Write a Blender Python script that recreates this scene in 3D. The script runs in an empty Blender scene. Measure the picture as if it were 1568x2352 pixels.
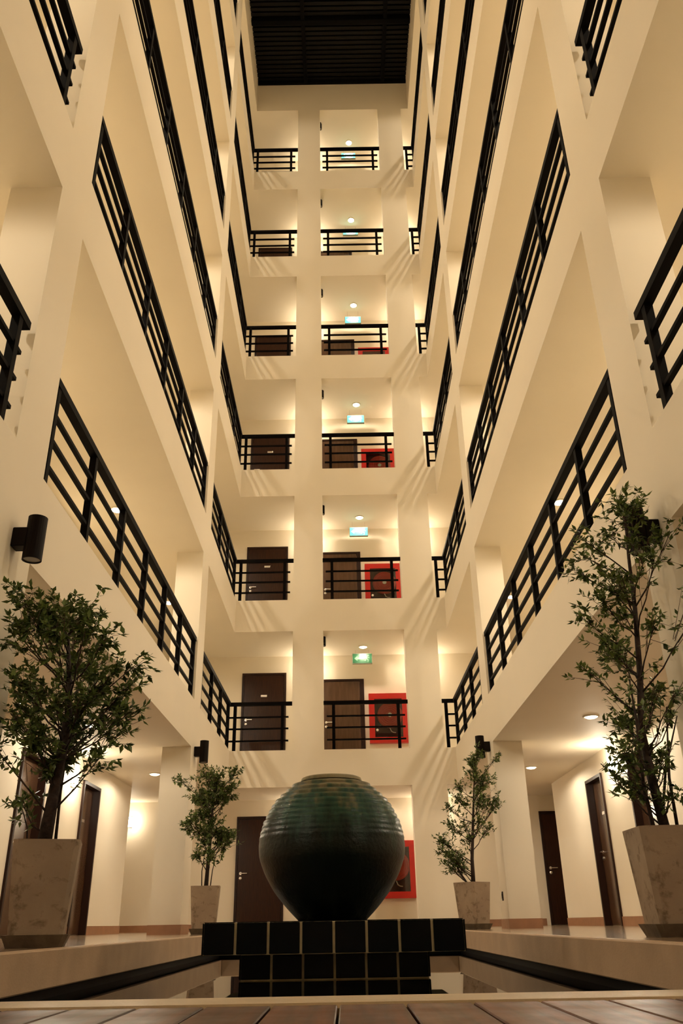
import bpy, bmesh, math, random
from mathutils import Vector, Matrix
random.seed(7)
sc = bpy.context.scene
C = sc.collection

# ------------------------------------------------------------------ camera
cam_d = bpy.data.cameras.new('camera'); cam = bpy.data.objects.new('camera', cam_d); C.objects.link(cam)
R_, U_, F_ = Vector((.99985349, .00621129, -.01595046)), Vector((.01704982, -.44396889, .89587997)), Vector((.00151694, .89602067, .44400975))
HC = .09
m = Matrix(((R_.x, U_.x, -F_.x, 0), (R_.y, U_.y, -F_.y, 0), (R_.z, U_.z, -F_.z, HC), (0, 0, 0, 1)))
cam.matrix_world = m
cam_d.sensor_fit = 'HORIZONTAL'; cam_d.sensor_width = 36.0; cam_d.lens = 1907.13 / 1568 * 36
cam_d.clip_start = .02; cam_d.clip_end = 200
sc.camera = cam
# ------------------------------------------------------------------ world (night) and exposure
w = bpy.data.worlds.new('night'); sc.world = w; w.use_nodes = True
w.node_tree.nodes['Background'].inputs[0].default_value = (.010, .008, .007, 1)
w.node_tree.nodes['Background'].inputs[1].default_value = 1.0
sc.view_settings.view_transform = 'Standard'; sc.view_settings.look = 'None'
sc.view_settings.gamma = 1.0; sc.view_settings.exposure = 0.0; sc.view_settings.use_curve_mapping = False
sc.cycles.max_bounces = 8; sc.cycles.diffuse_bounces = 6; sc.cycles.glossy_bounces = 4
sc.cycles.transparent_max_bounces = 8; sc.cycles.sample_clamp_indirect = 6.0
sc.cycles.use_denoising = True; sc.cycles.use_adaptive_sampling = True; sc.cycles.adaptive_threshold = .13; sc.cycles.adaptive_min_samples = 16
LAMP = (1.0, .855, .655)          # warm lamp colour
W_DOWN, W_GROUND, W_FAR, W_SCONCE_FAR, W_SCONCE = 112.0, 66.0, 32.0, 20.0, 22.0

# ------------------------------------------------------------------ materials
def new_mat(name):
    mt = bpy.data.materials.new(name); mt.use_nodes = True
    return mt, mt.node_tree, mt.node_tree.nodes['Principled BSDF']
def plain(name, col, rough=.5, metal=0.0, noise=0.0, scale=6.0, bump=0.0, bscale=60.0, spec=.5, stretch=None, col2=None):
    mt, nt, b = new_mat(name)
    b.inputs['Roughness'].default_value = rough; b.inputs['Metallic'].default_value = metal
    b.inputs['Specular IOR Level'].default_value = spec
    b.inputs['Base Color'].default_value = (*col, 1)
    tc = nt.nodes.new('ShaderNodeTexCoord'); mp = nt.nodes.new('ShaderNodeMapping')
    nt.links.new(tc.outputs['Object'], mp.inputs[0])
    if stretch: mp.inputs['Scale'].default_value = stretch
    if noise > 0 or col2:
        n = nt.nodes.new('ShaderNodeTexNoise'); n.inputs['Scale'].default_value = scale; n.inputs['Detail'].default_value = 5
        nt.links.new(mp.outputs[0], n.inputs['Vector'])
        r = nt.nodes.new('ShaderNodeValToRGB'); r.color_ramp.elements[0].position = .35; r.color_ramp.elements[1].position = .68
        c0 = col2 if col2 else tuple(max(0, c * (1 - noise)) for c in col)
        r.color_ramp.elements[0].color = (*c0, 1); r.color_ramp.elements[1].color = (*col, 1)
        nt.links.new(n.outputs[0], r.inputs[0]); nt.links.new(r.outputs[0], b.inputs['Base Color'])
    if bump > 0:
        n2 = nt.nodes.new('ShaderNodeTexNoise'); n2.inputs['Scale'].default_value = bscale; n2.inputs['Detail'].default_value = 3
        nt.links.new(mp.outputs[0], n2.inputs['Vector'])
        bp = nt.nodes.new('ShaderNodeBump'); bp.inputs['Strength'].default_value = bump; bp.inputs['Distance'].default_value = .01
        nt.links.new(n2.outputs[0], bp.inputs['Height']); nt.links.new(bp.outputs[0], b.inputs['Normal'])
    return mt
def emit(name, col, s, base=(.8, .8, .8)):
    mt, nt, b = new_mat(name)
    b.inputs['Base Color'].default_value = (*base, 1); b.inputs['Emission Color'].default_value = (*col, 1)
    b.inputs['Emission Strength'].default_value = s; b.inputs['Roughness'].default_value = .35
    return mt
M = {}
M['paint'] = plain('cream_wall_paint', (.80, .725, .585), .62, noise=.025, scale=1.3, spec=.25)
M['skirt'] = plain('terracotta_skirting', (.36, .175, .09), .35, noise=.15, scale=9)
M['floor'] = plain('polished_brown_tile', (.34, .235, .15), .13, noise=.18, scale=3.0, bump=.03, bscale=14)
M['curb'] = plain('sandstone_curb', (.44, .305, .19), .6, noise=.14, scale=5, bump=.12, bscale=90)
M['slabfloor'] = plain('gallery_floor_tile', (.50, .36, .23), .35, noise=.1, scale=5)
M['black'] = plain('black_painted_steel', (.0028, .0020, .0015), .6, spec=.04)
M['lampblack'] = plain('brown_black_lamp_metal', (.007, .004, .003), .5, spec=.10)
M['roof'] = plain('dark_roof_sheet', (.007, .006, .005), .55, noise=.3, scale=3, spec=.2)
M['roofdark'] = plain('roof_void', (.003, .0027, .0025), .8, spec=.1)
M['wood'] = plain('dark_stained_door', (.040, .014, .006), .30, scale=7, stretch=(9, 9, .8), col2=(.022, .008, .004), spec=.2)
M['doorframe'] = plain('dark_door_frame', (.022, .008, .004), .4, spec=.2)
M['servdoor'] = plain('brown_lacquer_door', (.085, .042, .022), .16, scale=4, stretch=(6, 6, .7), col2=(.062, .030, .015), spec=.55)
M['chrome'] = plain('satin_chrome', (.75, .72, .68), .25, metal=1.0)
M['red'] = plain('red_cabinet_enamel', (.50, .012, .006), .30, noise=.08, scale=8)
M['hose'] = plain('red_hose', (.62, .045, .022), .5, noise=.2, scale=20)
M['cabdark'] = plain('cabinet_inside', (.075, .014, .008), .7)
M['tile'] = plain('navy_glazed_tile', (.0022, .0036, .0048), .22, noise=.5, scale=7, bump=.05, bscale=22, spec=.16)
M['grout'] = plain('olive_grout', (.62, .52, .30), .8, noise=.2, scale=18)
M['pooltile'] = plain('dark_pool_wall_tile', (.003, .003, .0025), .6, spec=.1)
M['rim'] = plain('pale_stone_coping', (.72, .58, .40), .45, noise=.12, scale=10, bump=.1, bscale=120)
M['trunk'] = plain('dark_bark', (.040, .020, .011), .8, noise=.5, scale=30, bump=.6, bscale=60)
M['twig'] = plain('reddish_twig', (.075, .035, .018), .8)
M['soil'] = plain('potting_soil', (.022, .013, .008), .95, noise=.5, scale=40, bump=.8, bscale=60)
M['pictogram'] = plain('pale_green_pictogram', (.10, .20, .12), .5)
M['signbody'] = plain('sign_housing', (.30, .34, .26), .4)
M['lens'] = emit('frosted_lamp_glass', (1.0, .86, .62), 14.0)
M['lens_grey'] = plain('unlit_grey_lens', (.25, .23, .20), .2)
M['sconce'] = emit('sconce_glass', (1.0, .82, .52), 16.0)
M['sign_lit'] = emit('lit_exit_panel', (.10, .78, .74), 1.15, (.05, .35, .25))
M['sign_pict'] = emit('lit_pictogram', (.72, 1.0, .96), 2.2)
M['sign_dim'] = emit('dim_exit_panel', (.05, .30, .10), .03, (.010, .075, .026))

for k_ in ('lens', 'sconce', 'sign_lit', 'sign_pict', 'sign_dim'): M[k_].cycles.emission_sampling = 'NONE'   # their light is carried by the lamps inside
def leaf_mat():
    mt, nt, b = new_mat('ficus_leaf')
    b.inputs['Roughness'].default_value = .38
    oi = nt.nodes.new('ShaderNodeNewGeometry'); r = nt.nodes.new('ShaderNodeValToRGB')
    r.color_ramp.elements[0].color = (.030, .056, .013, 1); r.color_ramp.elements[1].color = (.19, .26, .065, 1)
    nt.links.new(oi.outputs['Random Per Island'], r.inputs[0]); nt.links.new(r.outputs[0], b.inputs['Base Color'])
    tr = nt.nodes.new('ShaderNodeBsdfTranslucent'); nt.links.new(r.outputs[0], tr.inputs[0])
    mx = nt.nodes.new('ShaderNodeMixShader'); mx.inputs[0].default_value = .25
    out = nt.nodes['Material Output']
    nt.links.new(b.outputs[0], mx.inputs[1]); nt.links.new(tr.outputs[0], mx.inputs[2]); nt.links.new(mx.outputs[0], out.inputs[0])
    return mt
M['leaf'] = leaf_mat()

def concrete():
    mt, nt, b = new_mat('stained_concrete')
    b.inputs['Roughness'].default_value = .8
    tc = nt.nodes.new('ShaderNodeTexCoord')
    n1 = nt.nodes.new('ShaderNodeTexNoise'); n1.inputs['Scale'].default_value = 5; n1.inputs['Detail'].default_value = 6
    n2 = nt.nodes.new('ShaderNodeTexNoise'); n2.inputs['Scale'].default_value = 13; n2.inputs['Detail'].default_value = 9; n2.inputs['Roughness'].default_value = .62; n2.inputs['Distortion'].default_value = .35
    for n in (n1, n2): nt.links.new(tc.outputs['Object'], n.inputs['Vector'])
    r1 = nt.nodes.new('ShaderNodeValToRGB')
    r1.color_ramp.elements[0].position = .3; r1.color_ramp.elements[0].color = (.27, .195, .13, 1)
    r1.color_ramp.elements[1].position = .75; r1.color_ramp.elements[1].color = (.37, .275, .185, 1)
    r2 = nt.nodes.new('ShaderNodeValToRGB')
    r2.color_ramp.elements[0].position = .53; r2.color_ramp.elements[0].color = (1, 1, 1, 1)
    r2.color_ramp.elements[1].position = .68; r2.color_ramp.elements[1].color = (.40, .34, .25, 1)
    mx = nt.nodes.new('ShaderNodeMix'); mx.data_type = 'RGBA'; mx.blend_type = 'MULTIPLY'; mx.inputs[0].default_value = .8
    nt.links.new(n1.outputs[0], r1.inputs[0]); nt.links.new(n2.outputs[0], r2.inputs[0])
    nt.links.new(r1.outputs[0], mx.inputs[6]); nt.links.new(r2.outputs[0], mx.inputs[7])
    nt.links.new(mx.outputs[2], b.inputs['Base Color'])
    bp = nt.nodes.new('ShaderNodeBump'); bp.inputs['Strength'].default_value = .3; bp.inputs['Distance'].default_value = .01
    nt.links.new(n2.outputs[0], bp.inputs['Height']); nt.links.new(bp.outputs[0], b.inputs['Normal'])
    return mt
M['concrete'] = concrete()
M['concrete_dark'] = plain('damp_concrete_saucer', (.16, .115, .07), .75, noise=.5, scale=9, bump=.3, bscale=40)

def glaze():
    """jar glaze: pale celadon shoulder running down in streaks into dark green-black"""
    mt, nt, b = new_mat('celadon_to_black_glaze')
    b.inputs['Roughness'].default_value = .34; b.inputs['Specular IOR Level'].default_value = .28
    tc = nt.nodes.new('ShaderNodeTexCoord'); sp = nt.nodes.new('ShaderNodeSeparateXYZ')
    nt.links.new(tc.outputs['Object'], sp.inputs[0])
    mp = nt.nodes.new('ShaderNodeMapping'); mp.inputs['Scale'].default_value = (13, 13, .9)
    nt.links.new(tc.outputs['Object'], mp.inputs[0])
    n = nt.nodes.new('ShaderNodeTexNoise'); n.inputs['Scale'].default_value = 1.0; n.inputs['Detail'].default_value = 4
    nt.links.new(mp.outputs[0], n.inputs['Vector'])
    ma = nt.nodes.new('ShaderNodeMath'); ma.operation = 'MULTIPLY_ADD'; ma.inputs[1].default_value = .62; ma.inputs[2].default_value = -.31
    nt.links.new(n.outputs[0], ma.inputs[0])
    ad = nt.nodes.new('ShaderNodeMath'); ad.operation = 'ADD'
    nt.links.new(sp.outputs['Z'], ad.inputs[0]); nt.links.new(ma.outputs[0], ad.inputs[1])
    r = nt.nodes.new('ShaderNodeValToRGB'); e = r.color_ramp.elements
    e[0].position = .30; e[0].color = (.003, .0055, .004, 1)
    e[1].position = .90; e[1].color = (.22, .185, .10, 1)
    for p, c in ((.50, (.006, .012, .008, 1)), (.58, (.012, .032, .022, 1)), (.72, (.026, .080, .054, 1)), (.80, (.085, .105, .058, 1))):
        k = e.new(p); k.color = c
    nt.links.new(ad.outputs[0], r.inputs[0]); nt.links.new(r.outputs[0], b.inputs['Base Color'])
    n2 = nt.nodes.new('ShaderNodeTexNoise'); n2.inputs['Scale'].default_value = 45; n2.inputs['Detail'].default_value = 3
    nt.links.new(tc.outputs['Object'], n2.inputs['Vector'])
    bp = nt.nodes.new('ShaderNodeBump'); bp.inputs['Strength'].default_value = .25; bp.inputs['Distance'].default_value = .012
    nt.links.new(n2.outputs[0], bp.inputs['Height']); nt.links.new(bp.outputs[0], b.inputs['Normal'])
    return mt
M['glaze'] = glaze()

def deck_mat():
    mt, nt, b = new_mat('lacquered_deck_wood')
    tc = nt.nodes.new('ShaderNodeTexCoord'); mp = nt.nodes.new('ShaderNodeMapping'); mp.inputs['Scale'].default_value = (40, 2.2, 10)
    nt.links.new(tc.outputs['Object'], mp.inputs[0])
    n = nt.nodes.new('ShaderNodeTexNoise'); n.inputs['Scale'].default_value = 1.4; n.inputs['Detail'].default_value = 6
    nt.links.new(mp.outputs[0], n.inputs['Vector'])
    oi = nt.nodes.new('ShaderNodeObjectInfo')
    r = nt.nodes.new('ShaderNodeValToRGB')
    r.color_ramp.elements[0].position = .3; r.color_ramp.elements[0].color = (.055, .018, .009, 1)
    r.color_ramp.elements[1].position = .75; r.color_ramp.elements[1].color = (.23, .078, .038, 1)
    nt.links.new(n.outputs[0], r.inputs[0])
    hs = nt.nodes.new('ShaderNodeHueSaturation'); nt.links.new(r.outputs[0], hs.inputs['Color'])
    mr = nt.nodes.new('ShaderNodeMapRange'); mr.inputs[3].default_value = .6; mr.inputs[4].default_value = 1.3
    nt.links.new(oi.outputs['Random'], mr.inputs[0]); nt.links.new(mr.outputs[0], hs.inputs['Value'])
    nt.links.new(hs.outputs[0], b.inputs['Base Color'])
    n2 = nt.nodes.new('ShaderNodeTexNoise'); n2.inputs['Scale'].default_value = 14; nt.links.new(tc.outputs['Object'], n2.inputs['Vector'])
    mr2 = nt.nodes.new('ShaderNodeMapRange'); mr2.inputs[3].default_value = .22; mr2.inputs[4].default_value = .55
    b.inputs['Specular IOR Level'].default_value = .16
    nt.links.new(n2.outputs[0], mr2.inputs[0]); nt.links.new(mr2.outputs[0], b.inputs['Roughness'])
    bp = nt.nodes.new('ShaderNodeBump'); bp.inputs['Strength'].default_value = .12; bp.inputs['Distance'].default_value = .004
    nt.links.new(n.outputs[0], bp.inputs['Height']); nt.links.new(bp.outputs[0], b.inputs['Normal'])
    return mt
M['deck'] = deck_mat()

def fresnel_clear(name, ior, tint, rough=.0, bump=0.0):
    mt, nt, b = new_mat(name)
    nt.nodes.remove(b)
    fr = nt.nodes.new('ShaderNodeFresnel'); fr.inputs[0].default_value = ior
    g = nt.nodes.new('ShaderNodeBsdfGlossy'); g.inputs['Roughness'].default_value = rough
    t = nt.nodes.new('ShaderNodeBsdfTransparent'); t.inputs[0].default_value = (*tint, 1)
    mx = nt.nodes.new('ShaderNodeMixShader')
    nt.links.new(fr.outputs[0], mx.inputs[0]); nt.links.new(t.outputs[0], mx.inputs[1]); nt.links.new(g.outputs[0], mx.inputs[2])
    nt.links.new(mx.outputs[0], nt.nodes['Material Output'].inputs[0])
    if bump:
        tc = nt.nodes.new('ShaderNodeTexCoord'); n = nt.nodes.new('ShaderNodeTexNoise'); n.inputs['Scale'].default_value = 5
        nt.links.new(tc.outputs['Object'], n.inputs['Vector'])
        bp = nt.nodes.new('ShaderNodeBump'); bp.inputs['Strength'].default_value = bump; bp.inputs['Distance'].default_value = .002
        nt.links.new(n.outputs[0], bp.inputs['Height']); nt.links.new(bp.outputs[0], g.inputs['Normal']); nt.links.new(bp.outputs[0], fr.inputs['Normal'])
    return mt
M['water'] = fresnel_clear('still_pool_water', 1.55, (.30, .28, .22), .01, .012)
M['glass'] = fresnel_clear('cabinet_glass', 1.5, (.92, .93, .92), .02)

# ------------------------------------------------------------------ mesh helpers
class MB:
    def __init__(s): s.v = []; s.f = []
    def box(s, x0, x1, y0, y1, z0, z1):
        if x0 > x1: x0, x1 = x1, x0
        if y0 > y1: y0, y1 = y1, y0
        if z0 > z1: z0, z1 = z1, z0
        b = len(s.v)
        s.v += [(x0, y0, z0), (x1, y0, z0), (x1, y1, z0), (x0, y1, z0), (x0, y0, z1), (x1, y0, z1), (x1, y1, z1), (x0, y1, z1)]
        s.f += [tuple(b + i for i in q) for q in ((0, 3, 2, 1), (4, 5, 6, 7), (0, 1, 5, 4), (1, 2, 6, 5), (2, 3, 7, 6), (3, 0, 4, 7))]
        return s
    def rbox(s, x0, x1, y0, y1, z0, z1, bv=.004):
        bm = bmesh.new(); mb = MB().box(x0, x1, y0, y1, z0, z1)
        vs = [bm.verts.new(p) for p in mb.v]
        for q in mb.f: bm.faces.new([vs[i] for i in q])
        bmesh.ops.bevel(bm, geom=list(bm.edges), offset=bv, segments=1, affect='EDGES')
        bm.verts.index_update(); b = len(s.v)
        s.v += [tuple(p.co) for p in bm.verts]; s.f += [tuple(b + p.index for p in fc.verts) for fc in bm.faces]
        bm.free(); return s
    def lathe(s, prof, cx=0, cy=0, n=24, axis='z', cz=0, cap=True):
        b = len(s.v)
        for r, h in prof:
            for i in range(n):
                a = 2 * math.pi * i / n
                c, d = r * math.cos(a), r * math.sin(a)
                s.v.append((cx + c, cy + d, cz + h) if axis == 'z' else ((cx + h, cy + c, cz + d) if axis == 'x' else (cx + c, cy + h, cz - d)))
        for j in range(len(prof) - 1):
            for i in range(n):
                k = (i + 1) % n
                s.f.append((b + j * n + i, b + j * n + k, b + (j + 1) * n + k, b + (j + 1) * n + i))
        if cap:
            s.f.append(tuple(b + i for i in reversed(range(n)))); t = b + (len(prof) - 1) * n
            s.f.append(tuple(t + i for i in range(n)))
        return s
    def tube(s, pts, rad, n=6, cap=True):
        b = len(s.v); pts = [Vector(p) for p in pts]; ref = Vector((.31, .87, .37))
        for j, p in enumerate(pts):
            d = (pts[min(j + 1, len(pts) - 1)] - pts[max(j - 1, 0)]).normalized()
            u = d.cross(ref).normalized(); w_ = d.cross(u)
            r = rad[j] if isinstance(rad, (list, tuple)) else rad
            for i in range(n):
                a = 2 * math.pi * i / n
                s.v.append(tuple(p + u * (r * math.cos(a)) + w_ * (r * math.sin(a))))
        for j in range(len(pts) - 1):
            for i in range(n):
                k = (i + 1) % n
                s.f.append((b + j * n + i, b + j * n + k, b + (j + 1) * n + k, b + (j + 1) * n + i))
        if cap:
            s.f.append(tuple(b + i for i in range(n))); t = b + (len(pts) - 1) * n
            s.f.append(tuple(t + i for i in reversed(range(n))))
        return s
    def mesh(s, name, mat, smooth=False):
        me = bpy.data.meshes.new(name); me.from_pydata(s.v, [], s.f); me.update()
        bm = bmesh.new(); bm.from_mesh(me); bmesh.ops.recalc_face_normals(bm, faces=bm.faces); bm.to_mesh(me); bm.free()
        me.materials.append(M[mat])
        if smooth:
            for p in me.polygons: p.use_smooth = True
        return me
    def build(s, name, mat, parent=None, smooth=False):
        return link(name, s.mesh(name, mat, smooth), parent)
def link(name, data, parent=None, loc=None):
    o = bpy.data.objects.new(name, data); C.objects.link(o)
    if parent is not None: o.parent = parent
    if loc is not None: o.location = loc
    return o
def tag(o, label, cat, group=None):
    o['label'] = label; o['category'] = cat
    if group: o['group'] = group
    return o
def empty(name, loc, label=None, cat=None, group=None, rz=0):
    o = link(name, None, None, loc); o.empty_display_size = .1; o.rotation_euler[2] = rz
    if label: tag(o, label, cat, group)
    return o
def struct(name, mb, mat, label=None, parent=None):
    o = mb.build(name, mat, parent)
    if parent is None:
        o['kind'] = 'structure'
        if label: o['label'] = label
    return o
def copy_tree(o, parent=None):
    c = o.copy(); C.objects.link(c); c.parent = parent
    for ch in list(o.children): copy_tree(ch, c)
    return c

# ------------------------------------------------------------------ measured layout (metres; camera stands at x = y = 0)
XL, XR, D = -2.12, 2.06, 15.708            # faces of the two long galleries and of the end gallery
WL, WR, YW = -3.80, 3.78, 17.42            # corridor walls behind them
EL, ER = 15.42, 15.85                      # where the side corridor walls stop
FL = [2.978, 5.924, 8.931, 11.958, 15.010, 17.975]
HB = .656
CEIL = [f - HB for f in FL] + [20.345]     # ceiling heights of storeys 0..6
ZR = 21.42
YN = -3.2                                  # near end; unseen wall added here behind the camera for bounced light
ORD = ['first', 'second', 'third', 'fourth', 'fifth', 'sixth']
PL, PR, YF = -1.42, 1.25, 10.6             # pool edges, pool far end
YR0, YR1 = 1.208, 1.327                    # pale coping at the near pool end
ZW, ZC = -.2095, -.165

# ------------------------------------------------------------------ structure
g = MB()
g.box(-5.6, PL - .10, YN, YW, -.5, 0).box(PR + .10, 5.6, YN, YW, -.5, 0).box(PL - .10, PR + .10, YF + .1, YW, -.5, 0)
struct('floor', g, 'floor', 'polished brown tiled ground floor around the pool')
struct('trim_1', MB().rbox(PL - .1, PL, YR1, YF + .1, ZC, .002, .006), 'curb', 'sandstone curb along the pool, left edge')
struct('trim_2', MB().rbox(PR, PR + .1, YR1, YF + .1, ZC, .002, .006), 'curb', 'sandstone curb along the pool, right edge')
struct('trim_3', MB().rbox(PL, PR, YF, YF + .1, ZC, .002, .006), 'curb', 'sandstone curb at the far pool end')
struct('trim_4', MB().rbox(PL - .1, PR + .1, YR0, YR1, -.12, .001, .006), 'rim', 'pale stone coping between deck boards and pool')
pb = MB()
pb.box(PL - .09, PL - .03, YR1 - .05, YF + .03, -.75, ZC).box(PR + .03, PR + .09, YR1 - .05, YF + .03, -.75, ZC)
pb.box(PL - .03, PR + .03, YF + .03, YF + .09, -.75, ZC).box(PL - .03, PR + .03, YR1 - .09, YR1 - .05, -.75, -.12).box(PL - .09, PR + .09, YR1 - .09, YF + .09, -.80, -.75)
struct('pool_basin', pb, 'pooltile', 'dark tiled basin of the pool')
wt = MB(); wt.v = [(PL - .03, YR1 - .05, ZW), (PR + .03, YR1 - .05, ZW), (PR + .03, YF + .03, ZW), (PL - .03, YF + .03, ZW)]; wt.f = [(0, 1, 2, 3)]
struct('water', wt, 'water', 'still water of the pool')
# deck boards, each its own piece
dk = struct('floor_deck', MB().box(PL - .1, PR + .1, YN, YR0, -.3, -.03), 'pooltile', 'dark lacquered wooden deck in front of the pool')
pw = .0838
board = MB().rbox(-pw / 2 + .0016, pw / 2 - .0016, -2.6, YR0 - .002, -.028, 0, .0015).mesh('plank', 'deck')
x = -.0125 + pw / 2
k0 = int((x - (PL - .1)) / pw); x0 = x - k0 * pw
for i in range(int((PR + .1 - x0) / pw) + 1):
    link('plank', board, dk, (x0 + i * pw, 0, -.001))
struct('floor_near_side', MB().box(PL - .1, PR + .1, YN, -2.6, -.03, 0), 'floor', 'tiled floor behind the deck')

# storey slabs: fascia, soffit and gallery floor of one side are one slab
def slab(z0, z1, name, x0, x1, y0, y1, lab): struct(name, MB().box(x0, x1, y0, y1, z0, z1), 'paint', lab)
for k, f in enumerate(FL):
    n = ORD[k]
    slab(CEIL[k], f, 'floor_slab_left', -5.6, XL, YN, YW, f'cream fascia and slab of the left gallery, {n} upper floor')
    slab(CEIL[k], f, 'floor_slab_right', XR, 5.6, YN, YW, f'cream fascia and slab of the right gallery, {n} upper floor')
    slab(CEIL[k], f, 'floor_slab_end', XL, XR, D, YW, f'cream fascia and slab of the end gallery, {n} upper floor')
slab(CEIL[6], ZR + .25, 'ceiling_left', -5.6, XL, YN, YW, 'cream top beam and ceiling of the left gallery')
slab(CEIL[6], ZR + .25, 'ceiling_right', XR, 5.6, YN, YW, 'cream top beam and ceiling of the right gallery')
slab(CEIL[6], ZR + .25, 'ceiling_end', XL, XR, D, YW, 'cream top beam and ceiling of the end gallery')
# walls: one solid run each
def side_wall(xw, xo, y1, doors, hd=2.02, rec=.09):
    m_ = MB().box(xo, xw, YN, y1, CEIL[0], CEIL[6]); q = YN; sg = 1 if xw < 0 else -1
    for c, w_ in sorted(doors):
        m_.box(xo, xw, q, c - w_ / 2, 0, CEIL[0]).box(xo, xw, c - w_ / 2, c + w_ / 2, hd, CEIL[0]).box(xo, xw - sg * rec, c - w_ / 2, c + w_ / 2, 0, hd)
        q = c + w_ / 2
    return m_.box(xo, xw, q, y1, 0, CEIL[0])
DL, DR = ((12.97, .88), (10.47, .90)), ((13.12, .86), (11.0, .92))
struct('wall_left', side_wall(WL, -5.6, EL, DL), 'paint', 'cream corridor wall, left side')
struct('wall_right', side_wall(WR, 5.6, ER, DR), 'paint', 'cream corridor wall, right side')
struct('wall_end', MB().box(-5.8, 5.8, YW, YW + .2, -.3, ZR + .25), 'paint', 'cream corridor wall behind the end gallery')
struct('wall_side_left', MB().box(-5.8, -5.6, EL - .2, YW, -.3, CEIL[6]), 'paint', 'end of the left side passage')
struct('wall_side_right', MB().box(5.6, 5.8, ER - .2, YW, -.3, CEIL[6]), 'paint', 'end of the right side passage')
struct('wall_bounce', MB().box(-5.6, 5.6, YN - .2, YN, -.3, ZR + .25), 'paint', 'added unseen cream wall closing the near end to bounce light')  # added out of view so lamp light bounces back into the well
# columns
for side, xf, sg in (('left', XL, -1), ('right', XR, 1)):
    for nm, y0, y1 in (('near', -2.45, -1.9), ('middle', 4.66, 5.21), ('far', 11.75, 12.30)):
        c = MB()
        zs = [0] + FL
        for k in range(7): c.box(xf, xf + sg * .40, y0, y1, zs[k], CEIL[k])
        struct(f'column_{side}', c, 'paint', f'cream square column of the {side} gallery, {nm} one')
        s = MB(); e = .014
        s.box(xf - sg * e, xf, y0 - e, y1 + e, 0, .11).box(xf, xf + sg * .414, y0 - e, y0, 0, .11).box(xf, xf + sg * .414, y1, y1 + e, 0, .11)
        struct(f'baseboard_column_{side}', s, 'skirt')
PILL = ((-.972, -.379), (1.2185, 1.8593))
for i, (a, b) in enumerate(PILL):
    c = MB(); zs = [0] + FL
    for k in range(7): c.box(a, b, D, D + .30, zs[k], CEIL[k])
    struct('column_end', c, 'paint', ('wide cream pillar of the end gallery, ' + ('left of the fire hose boxes' if i == 0 else 'right of the fire hose boxes')))
    struct('baseboard_column_end', MB().box(a - .012, b + .012, D - .012, D, 0, .11), 'skirt')
# skirting on the ground floor walls (doors are left open)
def skirt_x(name, xw, sg, spans):
    s = MB()
    for a, b in spans: s.box(xw, xw + sg * .014, a, b, 0, .115)
    struct(name, s, 'skirt', 'terracotta skirting')
skirt_x('baseboard_left', WL, 1, ((YN, 10.02), (10.92, 12.53), (13.41, EL)))
skirt_x('baseboard_right', WR, -1, ((YN, 10.54), (11.46, 12.69), (13.55, ER)))
s = MB()
for a, b in ((-5.6, -2.17), (-1.13, -.46), (.50, 3.75), (4.85, 5.6)): s.box(a, b, YW - .014, YW, 0, .115)
struct('baseboard_end', s, 'skirt', 'terracotta skirting')

# roof over the open well: slats on beams
rf = struct('roof', MB().box(XL - .3, XR + .3, YN, D + .3, ZR + .30, ZR + .36), 'roofdark', 'black louvred roof over the open well')
sl = MB().rbox(XL - .02, XR + .02, -.045, .045, ZR + .10, ZR + .13, .004).mesh('slat', 'roof')
y = D - .08; n = 0
while y > 9.0:
    link('slat', sl, rf, (0, y, 0)); y -= .135
MB().box(XL - .02, XR + .02, YN, 9.0, ZR + .10, ZR + .13).build('roof_panel', 'roof', rf)
for xb in (-.77, 1.40): MB().box(xb - .05, xb + .05, YN, D - .07, ZR - .02, ZR + .10).build('roof_beam', 'roofdark', rf)
MB().box(XL, XR, D - .07, D, ZR - .02, ZR + .10).build('edge_beam', 'roofdark', rf)
for yb in (13.88, 10.2, 6.5): MB().box(XL, XR, yb - .06, yb + .06, ZR - .04, ZR + .10).build('cross_beam', 'roofdark', rf)

# ------------------------------------------------------------------ railings
HRZ, MRZ = .875, (.624, .409, .185)
def railing(label, group, axis, c, a, b, posts, z, ma=0.0, mb_=0.0, wide=(0, 0)):
    """axis 'y': runs along y at x = c; axis 'x': runs along x at y = c. a..b handrail; posts list; ma/mb_ shorten the mid rails"""
    p0 = (c, posts[0], z) if axis == 'y' else (posts[0], c, z)
    t = empty('railing', p0, label, 'railing', group)
    def bar(name, u0, u1, h0, h1, half):
        mbx = MB()
        if axis == 'y': mbx.box(-half, half, u0 - p0[1], u1 - p0[1], h0, h1)
        else: mbx.box(u0 - p0[0], u1 - p0[0], -half, half, h0, h1)
        return mbx.build(name, 'black', t)
    bar('handrail', a, b, HRZ - .032, HRZ + .032, .036)
    for h in MRZ: bar('rail', a + ma, b - mb_, h - .014, h + .014, .019)
    pm = MB().box(-.029, .029, -.029, .029, 0, HRZ - .03).mesh('post', 'black')
    for q in posts:
        link('post', pm, t, (0, q - p0[1], 0) if axis == 'y' else (q - p0[0], 0, 0))
    return t
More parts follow.
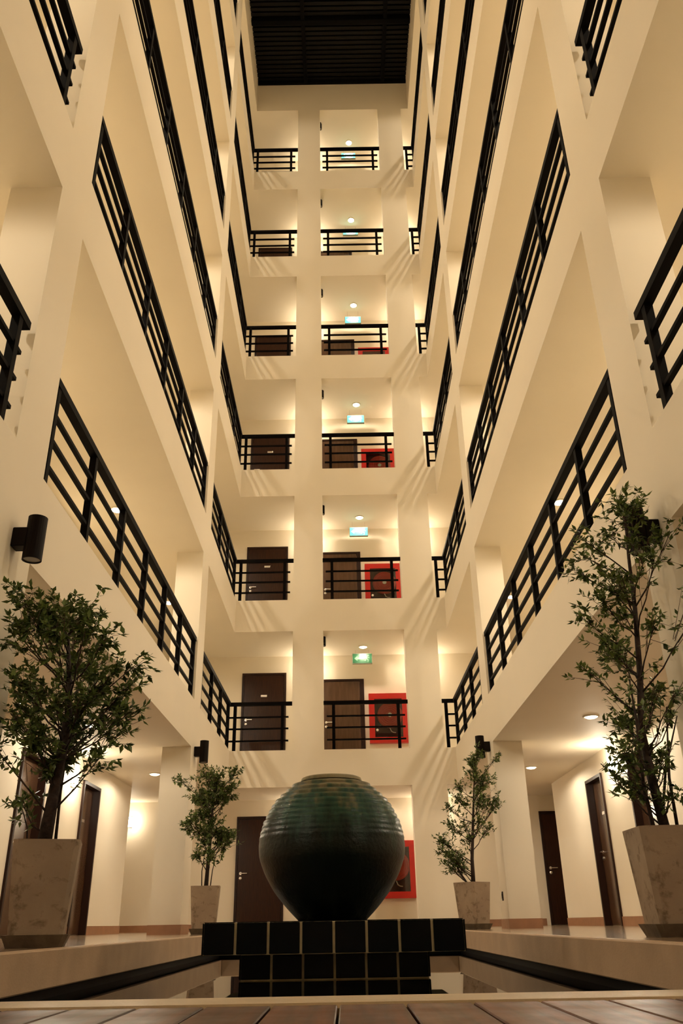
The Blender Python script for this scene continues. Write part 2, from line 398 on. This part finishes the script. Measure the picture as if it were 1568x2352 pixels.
for k, f in enumerate(FL):
    n = ORD[k]; G = 'gallery railings'
    for side, xr in (('left', XL - .05), ('right', XR + .05)):
        if k < 2:
            railing(f'black railing of the {side} gallery, {n} upper floor, cut by the picture edge', G, 'y', xr, -1.88, 4.60, [4.46 - 1.06 * i for i in range(6)], f, 0, .03)
        railing(f'long black railing of the {side} gallery, {n} upper floor, between two columns', G, 'y', xr, 5.22, 11.72, [5.31 + 1.06 * i for i in range(7)], f, 0, .02)
        railing(f'short black railing of the {side} gallery, {n} upper floor, meeting the end gallery', G, 'y', xr, 12.31, D + .015, [12.42, 13.5, 14.57, 15.62], f)
    yb = D + .055
    railing(f'black steel railing in front of the numbered door, {n} upper floor of the end gallery', G, 'x', yb, XL - .084, PILL[0][0], [-2.054, -1.155], f, .0, .07)
    railing(f'black steel railing of the middle bay, {n} upper floor of the end gallery', G, 'x', yb, PILL[0][1], PILL[1][0], [-.191, 1.033], f, .06, .06)
    railing(f'narrow black steel railing at the right corner, {n} upper floor of the end gallery', G, 'x', yb, PILL[1][1], XR + .084, [1.94], f, .05, 0)

# ------------------------------------------------------------------ lamps
def lamp_light(parent, kind, watts, loc, size=.06, cone=None):
    L = bpy.data.lights.new('lamp_glow', kind); L.energy = watts; L.color = LAMP
    L.shadow_soft_size = size
    if kind == 'SPOT': L.spot_size = cone; L.spot_blend = .25
    o = link('lamp_glow', L, parent, loc); return o
ring = MB().lathe([(.100, 0), (.100, -.012), (.080, -.016), (.080, -.001)], n=20).mesh('trim_ring', 'paint', True)
dome = MB().lathe([(.080, -.002), (.074, -.018), (.052, -.029), (.022, -.034)], n=16).mesh('lamp_glass', 'lens', True)
def downlight(x, y, z, watts, label, group):
    t = empty('ceiling_downlight', (x, y, z), label, 'ceiling light', group)
    link('trim_ring', ring, t); link('lamp_glass', dome, t)
    lamp_light(t, 'SPOT', watts, (0, 0, -.05), .05, math.radians(176))
    return t
POS = {2.85: 'nearest the deck', 6.6: 'second from the deck', 10.25: 'third from the deck', 13.95: 'near the far column'}
for k in range(7):
    lev = 'ground floor' if k == 0 else f'{ORD[k-1]} upper floor'
    for side, x in (('left', -3.08), ('right', 3.03)):
        for yy, w_ in POS.items():
            downlight(x, yy, CEIL[k], W_GROUND if k == 0 else W_DOWN, f'round ceiling downlight of the {side} corridor, {lev}, {w_}', 'corridor downlights')
    downlight(.43, 16.80, CEIL[k], W_FAR, f'round ceiling downlight in the middle bay of the end gallery, {lev}', 'corridor downlights')

def sconce(loc, normal, label, watts):
    """half-round frosted wall lamp; normal: direction out of the wall"""
    rz = {'-y': 0, '+x': math.pi / 2, '-x': -math.pi / 2}[normal]
    t = empty('wall_sconce', loc, label, 'wall lamp', 'frosted wall lamps', rz)
    MB().rbox(-.055, .055, -.015, 0, -.10, .10, .003).build('back_plate', 'chrome', t)
    sh = MB(); n = 10
    for h in (-.09, .09):
        for i in range(n + 1):
            a = math.pi * i / n; sh.v.append((.06 * math.cos(a), -.015 - .07 * math.sin(a), h))
    for i in range(n): sh.f.append((i, i + 1, n + 2 + i, n + 1 + i))
    sh.f += [tuple(range(n + 1)), tuple(range(2 * n + 1, n, -1))]
    sh.build('shade', 'sconce', t, True)
    lamp_light(t, 'POINT', watts, (0, -.14, 0), .06)
sconce((WL, 12.02, 1.95), '+x', 'glowing frosted wall lamp beside the dark door on the left ground floor wall', W_SCONCE)
sconce((WR, 12.05, 2.0), '-x', 'glowing frosted wall lamp between the two doors on the right ground floor wall', W_SCONCE)
sconce((-4.27, YW, 1.95), '-y', 'glowing frosted wall lamp in the left side passage on the ground floor', W_SCONCE * .6)
for k in range(7):
    lev = 'ground floor' if k == 0 else f'{ORD[k-1]} upper floor'
    zf = 0 if k == 0 else FL[k - 1]
    sconce((-.72, YW, zf + 1.98), '-y', f'frosted wall lamp behind the left pillar of the end gallery, {lev}', W_SCONCE_FAR)
    sconce((1.72, YW, zf + 1.98), '-y', f'frosted wall lamp behind the right pillar of the end gallery, {lev}', W_SCONCE_FAR)

def cylinder_lamp(x, y, z, sg, label, r=.062, h=.30, arm=None, group='black cylinder lamps'):
    t = empty('cylinder_wall_lamp', (x, y, z), label, 'wall lamp', group)
    MB().lathe([(r * .86, -h / 2 + .012), (r * .86, -h / 2), (r, -h / 2), (r, h / 2), (r * .86, h / 2), (r * .86, h / 2 - .012)], n=24).build('body', 'lampblack', t, False)
    MB().lathe([(r * .85, -h / 2 + .006), (r * .85, -h / 2 + .012)], n=20).build('lens', 'lens_grey', t)
    MB().lathe([(r * .85, h / 2 - .012), (r * .85, h / 2 - .006)], n=20).build('lens', 'lens_grey', t)
    if arm: MB().rbox(sg * r * .6, sg * arm, -.05, .05, -.066, .066, .005).build('wall_bracket', 'lampblack', t)
    else: MB().rbox(-.035, .035, -r - .05, -r * .5, -.06, .06, .004).build('wall_bracket', 'lampblack', t)
cylinder_lamp(-1.985, 4.90, 2.36, -1, 'black cylinder wall lamp on the column above the bushy potted tree', arm=.135)
cylinder_lamp(-1.985, 12.03, 2.30, -1, 'small black cylinder wall lamp on the far left column', arm=.135)
cylinder_lamp(1.925, 4.90, 2.34, 1, 'black cylinder wall lamp half hidden by the top of the tall slender tree', arm=.135)
cylinder_lamp(1.925, 12.03, 2.30, 1, 'small black cylinder wall lamp above the far right potted tree', arm=.135)
for k in range(1, 7):
    cylinder_lamp(-.385, D + .40, FL[k - 1] + 2.20, 1, f'little black lamp behind the left pillar of the end gallery, {ORD[k-1]} upper floor', r=.05, h=.20, group='little black lamps behind the pillar')

# ------------------------------------------------------------------ exit signs
def exit_sign(k):
    lit = k >= 2
    t = empty('exit_sign', (.41, 17.05, FL[k - 1] + 2.10), ('glowing cyan' if lit else 'dim green') + f' exit sign hanging over the {ORD[k-1]} upper floor of the end gallery', 'exit sign', 'exit signs')
    MB().rbox(-.21, .21, -.03, .03, -.11, .11, .006).build('housing', 'signbody', t)
    pn = MB().box(-.198, .198, -.034, -.0302, -.098, .098).build('panel', 'sign_lit' if lit else 'sign_dim', t)
    pm = 'sign_pict' if lit else 'pictogram'
    a = MB(); y0, y1 = -.037, -.0342
    # arrow and running figure
    a.v += [(-.17, y0, 0), (-.10, y0, .055), (-.10, y0, .02), (.02, y0, .02), (.02, y0, -.02), (-.10, y0, -.02), (-.10, y0, -.055)]; a.f.append(tuple(range(7)))
    a.build('arrow', pm, pn)
    fg = MB().lathe([(.016, 0), (.016, .002)], cx=.125, cy=y0, cz=.062, n=10, axis='y')
    for q in (((.07, .0), (.10, .045), (.125, .035), (.10, -.015)), ((.10, .0), (.135, -.03), (.12, -.045), (.085, -.015)), ((.135, -.03), (.125, -.08), (.11, -.08), (.118, -.04)),
              ((.085, .0), (.075, -.05), (.045, -.06), (.05, -.045)), ((.11, .04), (.155, .015), (.15, .0), (.10, .02))):
        b = len(fg.v); fg.v += [(u, y0, v) for u, v in q]; fg.f.append(tuple(range(b, b + 4)))
    fg.build('running_figure', pm, pn)
    for xx in (-.14, .14): MB().box(xx - .004, xx + .004, -.004, .004, .11, CEIL[k] - FL[k - 1] - 2.10).build('hanger', 'chrome', t)
for k in range(1, 7): exit_sign(k)

# ------------------------------------------------------------------ doors
DN = [0]
def door(x, y, z, w, h, rz, label, mat='wood', handle_side=-1, plate=True, deep=.0, jamb=.045):
    """faces -y before rotation; origin at the bottom centre on the wall face"""
    DN[0] += 1
    t = empty(f'door_{DN[0]}', (x, y, z), None, None, None, rz); t['kind'] = 'structure'; t['label'] = label
    d0 = deep - .002 if deep else 0
    fr = MB().box(-w / 2, -w / 2 + .045, -.03, d0, 0, h).box(w / 2 - jamb, w / 2, -.03, d0, 0, h).box(-w / 2 + .045, w / 2 - jamb, -.03, d0, h - .045, h)
    fr.build('door_frame', 'doorframe', t)
    lf = MB().rbox(-w / 2 + .048, w / 2 - jamb - .003, -.020, -.001, .006, h - .048, .002).build('door_leaf', mat, t)
    if deep: lf.location[1] = deep
    hx = handle_side * (w / 2 - .105)
    hd = MB().lathe([(.027, 0), (.027, -.012)], cx=hx, cy=-.020, cz=1.0 * h / 1.95 - .05, n=14, axis='y')
    hz = 1.0 * h / 1.95 - .05
    hd.tube([(hx, -.02, hz), (hx, -.06, hz), (hx - handle_side * .02, -.065, hz), (hx - handle_side * .13, -.065, hz)], .010, 8)
    hd.build('door_handle', 'chrome', lf)
    MB().lathe([(.027, 0), (.027, -.014), (.012, -.018)], cx=hx, cy=-.020, cz=hz - .085, n=14, axis='y').build('lock', 'chrome', lf)
    if plate: MB().rbox(-.065, .065, -.0235, -.0202, h * .735, h * .735 + .045, .002).build('number_plate', 'chrome', lf)
    return t
for k in range(7):
    lev = 'ground floor' if k == 0 else f'{ORD[k-1]} upper floor'
    z = 0 if k == 0 else FL[k - 1]
    door(-1.675, YW, z, .935, 1.925 + (.09 if k == 0 else 0), 0, f'dark wooden door on the {lev} of the end gallery', plate=k > 0)
    if k > 0: door(-.015, YW, z, .91, 1.765, 0, f'brown lacquered service door in the middle bay, {lev}', mat='servdoor', plate=False, jamb=.085)
door(WL, 12.97, 0, .88, 2.02, math.pi / 2, 'dark wooden door on the left ground floor wall beside the wall lamp', deep=.09, mat='servdoor')
door(WL, 10.47, 0, .90, 2.02, math.pi / 2, 'dark wooden door behind the bushy tree trunk', deep=.09, mat='servdoor')
door(WR, 13.12, 0, .86, 2.02, -math.pi / 2, 'dark wooden door on the right ground floor wall past the wall lamp', deep=.09, mat='servdoor')
door(WR, 11.0, 0, .92, 2.02, -math.pi / 2, 'dark wooden door behind the tall slender tree', deep=.09, mat='servdoor')
door(4.30, YW, 0, .95, 2.02, 0, 'dark wooden door in the right side passage, half hidden by the wall corner')

# ------------------------------------------------------------------ fire hose cabinets
def hose_cabinet(k):
    z = .50 if k == 0 else FL[k - 1] + .405
    lev = 'ground floor' if k == 0 else f'{ORD[k-1]} upper floor'
    t = empty('fire_hose_cabinet', (.93, YW, z), f'red fire hose cabinet with glass door on the {lev} of the end gallery', 'fire hose cabinet', 'fire hose cabinets')
    w_, h, d = .805, 1.02, .12; b = .115
    fr = MB().box(-w_ / 2, -w_ / 2 + b, -d, -.002, 0, h).box(w_ / 2 - b, w_ / 2, -d, -.002, 0, h).box(-w_ / 2 + b, w_ / 2 - b, -d, -.002, 0, b).box(-w_ / 2 + b, w_ / 2 - b, -d, -.002, h - b, h)
    fr.build('case', 'red', t)
    MB().box(-w_ / 2 + b, w_ / 2 - b, -.012, -.002, b, h - b).build('back_panel', 'cabdark', t)
    rl = MB().lathe([(.05, -.100), (.245, -.100), (.262, -.088), (.262, -.03), (.245, -.015), (.05, -.015)], cx=.03, cz=h * .56, n=36, axis='y').build('hose_reel', 'hose', t, False)
    for i, r in enumerate((.10, .14, .18, .22)):
        rg = MB()
        pts = [(.03 + r * math.cos(a * math.pi / 14), -.098, h * .56 + r * math.sin(a * math.pi / 14)) for a in range(29)]
        rg.tube(pts, .012, 6, False).build('hose_coil', 'hose', rl)
    MB().lathe([(.045, -.111), (.045, -.095)], cx=.03, cz=h * .56, n=16, axis='y').build('hub', 'chrome', rl)
    MB().tube([(.02, -.10, .30), (.05, -.10, .235), (.09, -.10, .21), (.14, -.10, .205)], .014, 8).build('nozzle', 'chrome', t)
    MB().box(-w_ / 2 + b, w_ / 2 - b, -d + .004, -d + .008, b, h - b).build('glass_pane', 'glass', t)
    MB().lathe([(.026, 0), (.026, -.012), (.015, -.018)], cx=-w_ / 2 + b + .045, cy=-d + .004, cz=.26, n=14, axis='y').build('pull_knob', 'chrome', t)
for k in range(5): hose_cabinet(k)

# socket on the far right column
t = empty('wall_socket', (XR, 12.08, .38), 'tiny brown wall socket low on the far right column', 'socket')
MB().rbox(-.012, 0, -.035, .035, -.055, .055, .002).build('plate', 'doorframe', t)
MB().rbox(-.016, -.0122, -.02, .02, -.03, .03, .001).build('insert', 'lampblack', t)

# ------------------------------------------------------------------ tiled pedestal and jar
VX, VY = -.080, 6.25
tp = empty('tiled_pedestal', (VX, VY, -.75), 'navy tiled pedestal with overhanging top standing in the pool', 'pedestal')
tw = .193; W8 = 8 * tw; zT, zB = .108, -.068
off = .75
core = MB().box(-W8 / 2 + .006, W8 / 2 - .006, -W8 / 2 + .006, W8 / 2 - .006, zB + .003 + off, zT - .004 + off).build('top_slab', 'grout', tp)
W6 = 6 * tw * .985
low = MB().box(-W6 / 2 + .006, W6 / 2 - .006, -W6 / 2 + .006, W6 / 2 - .006, .002, zB + off + .003).build('plinth', 'grout', tp)
def tile_mesh(a, b): return MB().rbox(-a / 2 + .0075, a / 2 - .0075, -.004, .004, -b / 2 + .0055, b / 2 - .0055, .0025).mesh('tile', 'tile')
th = zT - zB
t1 = tile_mesh(tw, th); t2 = tile_mesh(W6 / 6, .140); tt = MB().rbox(-tw / 2 + .006, tw / 2 - .006, -tw / 2 + .006, tw / 2 - .006, -.004, .004, .0025).mesh('tile', 'tile')
for i in range(8):
    u = -W8 / 2 + tw * (i + .5)
    for rz, lx, ly in ((0, u, -W8 / 2), (math.pi, u, W8 / 2), (math.pi / 2, W8 / 2, u), (-math.pi / 2, -W8 / 2, u)):
        o = link('tile', t1, core, (lx, ly, off + (zT + zB) / 2)); o.rotation_euler[2] = rz
    for j in range(8):
        link('tile', tt, core, (u, -W8 / 2 + tw * (j + .5), off + zT - .004))
for i in range(6):
    u = -W6 / 2 + W6 / 6 * (i + .5)
    for r in range(3):
        zc = off + zB - .070 - .140 * r
        for rz, lx, ly in ((0, u, -W6 / 2), (math.pi, u, W6 / 2), (math.pi / 2, W6 / 2, u), (-math.pi / 2, -W6 / 2, u)):
            o = link('tile', t2, low, (lx, ly, zc)); o.rotation_euler[2] = rz
jar_p = [(.229, .0), (.312, .080), (.397, .178), (.463, .287), (.505, .392), (.512, .478), (.500, .545), (.482, .612), (.449, .675), (.416, .736), (.379, .775), (.333, .815), (.278, .860), (.222, .895)]
def jr(z):
    for (r0, z0), (r1, z1) in zip(jar_p, jar_p[1:]):
        if z0 <= z <= z1:
            return r0 + (r1 - r0) * (z - z0) / (z1 - z0)
    return jar_p[-1][0]
prof = []
# smooth belly below, stepped rings above
zz = 0
while zz < .50:
    s_ = [jr(min(max(zz + d, 0), .89)) for d in (-.02, 0, .02)]; prof.append((sum(s_) / 3 if zz > .02 else jr(zz), zz)); zz += .025
nr = 11
for i in range(nr):
    z0 = .505 + (.895 - .505) * i / nr; z1 = .505 + (.895 - .505) * (i + 1) / nr; h = z1 - z0
    r0 = jr(z0); r1 = jr(z1)
    am = .25 + .75 * i / (nr - 1)
    prof += [(r0 - .002 * am, z0), (r0 + .004 * am, z0 + h * .25), (r0 + .001 * am - (r0 - r1) * .3 * (1 - am), z0 + h * .55), (r1 + .003 * am + (r0 - r1) * .25 * am, z0 + h * .88)]
prof += [(.222, .900), (.214, .922), (.196, .930), (.180, .922), (.176, .86), (.17, .80)]
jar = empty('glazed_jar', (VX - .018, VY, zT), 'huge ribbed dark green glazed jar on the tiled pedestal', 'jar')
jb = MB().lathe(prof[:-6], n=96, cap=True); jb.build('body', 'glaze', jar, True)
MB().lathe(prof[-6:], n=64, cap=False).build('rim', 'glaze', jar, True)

# ------------------------------------------------------------------ potted trees
def make_pot(t, rz, top=.176, bot=.140, h=.53, saucer=True):
    def ring_(r, z, ch=.16):
        c = r * (1 - ch); return [(r, -c, z), (r, c, z), (c, r, z), (-c, r, z), (-r, c, z), (-r, -c, z), (-c, -r, z), (c, -r, z)]
    p = MB(); lv = [(bot, .05), (bot + (top - bot) * .5, .05 + (h - .05) * .5), (top, h), (top - .022, h), (top - .03, h - .06)]
    for r, z in lv: p.v += ring_(r, z)
    for j in range(len(lv) - 1):
        for i in range(8): k = (i + 1) % 8; p.f.append((j * 8 + i, j * 8 + k, j * 8 + 8 + k, j * 8 + 8 + i))
    p.f.append(tuple(range(7, -1, -1)))
    p.build('pot', 'concrete', t).rotation_euler[2] = rz
    so = MB(); so.v = ring_(top - .028, h - .03) + ring_(top - .035, h - .08) + [(0, 0, h + .012)]
    for i in range(8): k = (i + 1) % 8; so.f += [(i, k, 16), (i, 8 + i, 8 + k, k)]
    so.build('soil', 'soil', t).rotation_euler[2] = rz
    s_ = MB(); lv = [(bot + .002, .0), (bot + .030, .062), (bot + .018, .062), (bot + .004, .045)]
    for r, z in lv: s_.v += ring_(r, z)
    for j in range(3):
        for i in range(8): k = (i + 1) % 8; s_.f.append((j * 8 + i, j * 8 + k, j * 8 + 8 + k, j * 8 + 8 + i))
    s_.f += [tuple(range(7, -1, -1)), tuple(range(24, 32))]
    s_.build('saucer', 'concrete_dark', t).rotation_euler[2] = rz
def tree(loc, label, trunk, rad, env, nbranch, ntwig, leaves, leaf, rnd, stems=(), xlim=None, shell=.45, extra=(), pot_rz=0.0, clump=.10, dep=.95):
    """trunk: points relative to loc; env(z) -> (cx, cy, rx) crown envelope; leaf: length in m"""
    R = random.Random(rnd)
    t = empty('potted_tree', loc, label, 'potted tree', 'ficus trees in concrete pots')
    make_pot(t, pot_rz)
    MB().tube(trunk, rad, 9).build('trunk', 'trunk', t, True)
    for st in stems: MB().tube(st[0], st[1], 6).build('stem', 'trunk', t, True)
    T = [Vector(p) for p in trunk]; z0, z1 = T[0].z, T[-1].z
    def on_trunk(z):
        z = min(max(z, z0), z1)
        for a, b in zip(T, T[1:]):
            if a.z <= z <= b.z: return a.lerp(b, (z - a.z) / max(b.z - a.z, 1e-6))
        return T[-1]
    zs = env['z']
    def E(z):
        for (za, xa, ra), (zb, xb, rb) in zip(zs, zs[1:]):
            if za <= z <= zb:
                u = (z - za) / (zb - za); return xa + (xb - xa) * u, ra + (rb - ra) * u
        return zs[-1][1], zs[-1][2]
    zlo, zhi = zs[0][0], zs[-1][0]
    rmax = max(q[2] for q in zs)
    def sample():
        while True:
            z = R.uniform(zlo, zhi); cx, r = E(z)
            if R.random() > (r / rmax) ** 1.3: continue
            a = R.uniform(0, 2 * math.pi); q = math.sqrt(R.uniform(shell ** 2, 1.0)) * r
            p = Vector((cx + q * math.cos(a), q * dep * math.sin(a), z))
            wx, wy = p.x + loc[0], p.y + loc[1]
            if xlim and not (xlim[0] < wx < xlim[1]): continue
            if (wx < XL + .10 or wx > XR - .10) and (4.54 < wy < 5.33 or 11.63 < wy < 12.42): continue
            return p
    bts = []
    for i in range(nbranch):
        e = sample() if i >= len(extra) else Vector(extra[i])
        d = math.hypot(e.x, e.y); s_ = on_trunk(e.z - .12 - .7 * d * R.uniform(.5, 1.0))
        if s_.z > e.z - .05: s_ = on_trunk(e.z - .1)
        mid = s_.lerp(e, .5) + Vector((0, 0, -.02 + R.uniform(-.02, .03)))
        pts = [s_, s_.lerp(mid, .6) + Vector((R.uniform(-.02, .02), R.uniform(-.02, .02), 0)), mid, e]
        r0 = rad[-1] * .4 + .004
        MB().tube(pts, [r0, r0 * .8, r0 * .6, .002], 5).build('branch', 'trunk', t, True)
        bts.append(pts)
    tw = MB(); lf = MB()
    def add_leaf(p, d, size):
        d = d.normalized(); side = d.cross(Vector((R.uniform(-.5, .5), R.uniform(-.5, .5), 1))).normalized()
        up = side.cross(d)
        wd = size * R.uniform(.20, .27); b = len(lf.v)
        q = [p, p + d * size * .45 + side * wd - up * wd * .25, p + d * size, p + d * size * .45 - side * wd - up * wd * .25, p + d * size * .5]
        lf.v += [tuple(a) for a in q]; lf.f += [(b, b + 1, b + 4), (b, b + 4, b + 3), (b + 1, b + 2, b + 4), (b + 4, b + 2, b + 3)]
    for i in range(ntwig):
        if i < ntwig * .72:
            bp = bts[i % len(bts)]; g_ = lambda: R.gauss(0, clump * .62)
            e = bp[3] + Vector((g_(), g_(), g_() * .8 + .01))
            wx, wy = e.x + loc[0], e.y + loc[1]
            if (wx < XL + .08 or wx > XR - .08) and (4.56 < wy < 5.31 or 11.65 < wy < 12.40): continue
        else:
            e = sample(); bp = min(bts, key=lambda b: (b[3] - e).length)
        u = R.uniform(.2, .9); a = bp[2].lerp(bp[3], u) if R.random() < .7 else bp[1].lerp(bp[2], u)
        if (e - a).length > .32: a = e + (a - e).normalized() * .32
        mid = a.lerp(e, .55) + Vector((R.uniform(-.015, .015), R.uniform(-.015, .015), R.uniform(0, .02)))
        tw.tube([a, mid, e], [.0022, .0017, .0008], 3, False)
        dr = (e - mid).normalized()
        for j in range(leaves):
            u = R.uniform(.15, 1.0); p = mid.lerp(e, u) if u > .45 else a.lerp(mid, u / .45)
            d = dr * R.uniform(.1, .9) + Vector((R.uniform(-1, 1), R.uniform(-1, 1), R.uniform(-.9, .45)))
            if d.length < .1: d = Vector((0, 0, -1))
            add_leaf(p, d, leaf * R.uniform(.65, 1.2))
    o = tw.build('twigs', 'twig', t); o['kind'] = 'stuff'
    o = lf.build('foliage', 'leaf', t, False); o['kind'] = 'stuff'
    return t
# near left, bushy
tree((-1.675, 5.02, 0), 'bushy potted tree with rounded crown in a stained concrete pot below the large cylinder lamp',
     [(-.03, 0, .48), (-.012, 0, .75), (.005, .0, 1.0), (.015, 0, 1.25), (-.015, .0, 1.5), (-.05, 0, 1.75)], [.043, .034, .029, .024, .017, .008],
     {'z': [(.95, -.06, .14), (1.06, -.08, .30), (1.20, -.06, .40), (1.36, -.03, .48), (1.54, -.06, .49), (1.70, -.13, .46), (1.86, -.21, .40), (1.98, -.24, .30), (2.06, -.24, .16)]},
     46, 500, 15, .052, 3, stems=[([(-.11, -.03, .48), (-.12, -.04, .60), (-.16, -.05, .70)], [.007, .005, .002]), ([(.03, .02, .48), (.025, .01, .8), (.03, .02, 1.1)], [.010, .008, .004])],
     xlim=(-2.8, -1.20), shell=.40, pot_rz=.25, extra=[(.42, -.1, 1.52), (.38, .1, 1.30), (-.17, -.05, .74), (.27, -.1, .98), (-.30, -.28, 1.02), (.35, 0, 1.14)])
# near right, tall and loose
tree((1.735, 4.86, 0), 'tall slender potted tree with loose leaves in front of the right gallery',
     [(.02, 0, .48), (-.01, 0, .8), (-.02, 0, 1.05), (.03, 0, 1.4), (.07, 0, 1.8), (.09, 0, 2.15), (.12, 0, 2.52)], [.030, .026, .022, .018, .014, .010, .005],
     {'z': [(.72, -.05, .16), (.95, .02, .26), (1.25, .12, .32), (1.60, .16, .40), (2.0, .15, .40), (2.25, .10, .34), (2.42, .07, .25), (2.55, .14, .10), (2.64, .16, .03)]},
     44, 420, 11, .048, 11, stems=[([(-.05, -.02, .48), (-.07, -.02, .75), (-.05, -.03, 1.1), (-.04, 0, 1.35)], [.012, .010, .008, .004]), ([(.09, .02, .48), (.10, .03, .8), (.16, .03, 1.2)], [.010, .008, .003]), ([(.0, .05, .48), (.10, .06, .85), (.22, .05, 1.15)], [.009, .007, .003])],
     xlim=(1.25, 2.6), shell=.35, pot_rz=0, dep=1.15, clump=.085, extra=[(-.30, -.05, 1.75), (-.29, 0, 1.42), (-.26, -.05, .80), (-.27, 0, 2.05), (-.22, 0, 2.30), (.10, 0, 2.45)])
# far left
tree((-1.74, 11.25, 0), 'small potted tree with two leafy clumps in front of the far left column',
     [(.0, 0, .48), (.012, 0, .8), (.03, 0, 1.15), (.035, 0, 1.5), (.05, 0, 1.85)], [.028, .022, .018, .013, .006],
     {'z': [(.78, .04, .12), (.95, .03, .27), (1.15, -.02, .31), (1.32, -.04, .27), (1.40, .0, .13), (1.47, .0, .15), (1.58, .02, .36), (1.82, .02, .37), (1.93, .06, .25), (2.05, .12, .10)]},
     32, 540, 15, .048, 5, stems=[([(-.05, 0, .48), (-.06, .0, .7), (-.03, 0, .95)], [.008, .007, .003]), ([(.05, 0, .48), (.07, .0, .7), (.12, 0, .95)], [.008, .006, .003])],
     xlim=(-2.3, -1.30), shell=.20, pot_rz=.1, clump=.085, extra=[(-.44, 0, 1.82)])
# far right
tree((1.58, 11.5, 0), 'leaning conical potted tree in front of the far right column',
     [(.02, 0, .48), (.03, 0, .8), (.07, 0, 1.15), (.11, 0, 1.5), (.15, 0, 1.85)], [.030, .022, .018, .013, .006],
     {'z': [(.70, -.15, .12), (.92, -.18, .21), (1.10, -.05, .30), (1.40, .08, .34), (1.75, .16, .29), (2.0, .22, .22), (2.12, .24, .12)]},
     32, 440, 13, .046, 9, stems=[([(-.03, 0, .48), (-.12, .0, .62), (-.20, 0, .78), (-.28, 0, .95)], [.014, .012, .008, .003])],
     xlim=(1.1, 2.25), shell=.25, pot_rz=.7, clump=.085, extra=[(-.36, 0, .92), (-.33, 0, 1.0), (.48, 0, 2.08), (.45, -.05, 1.5)])
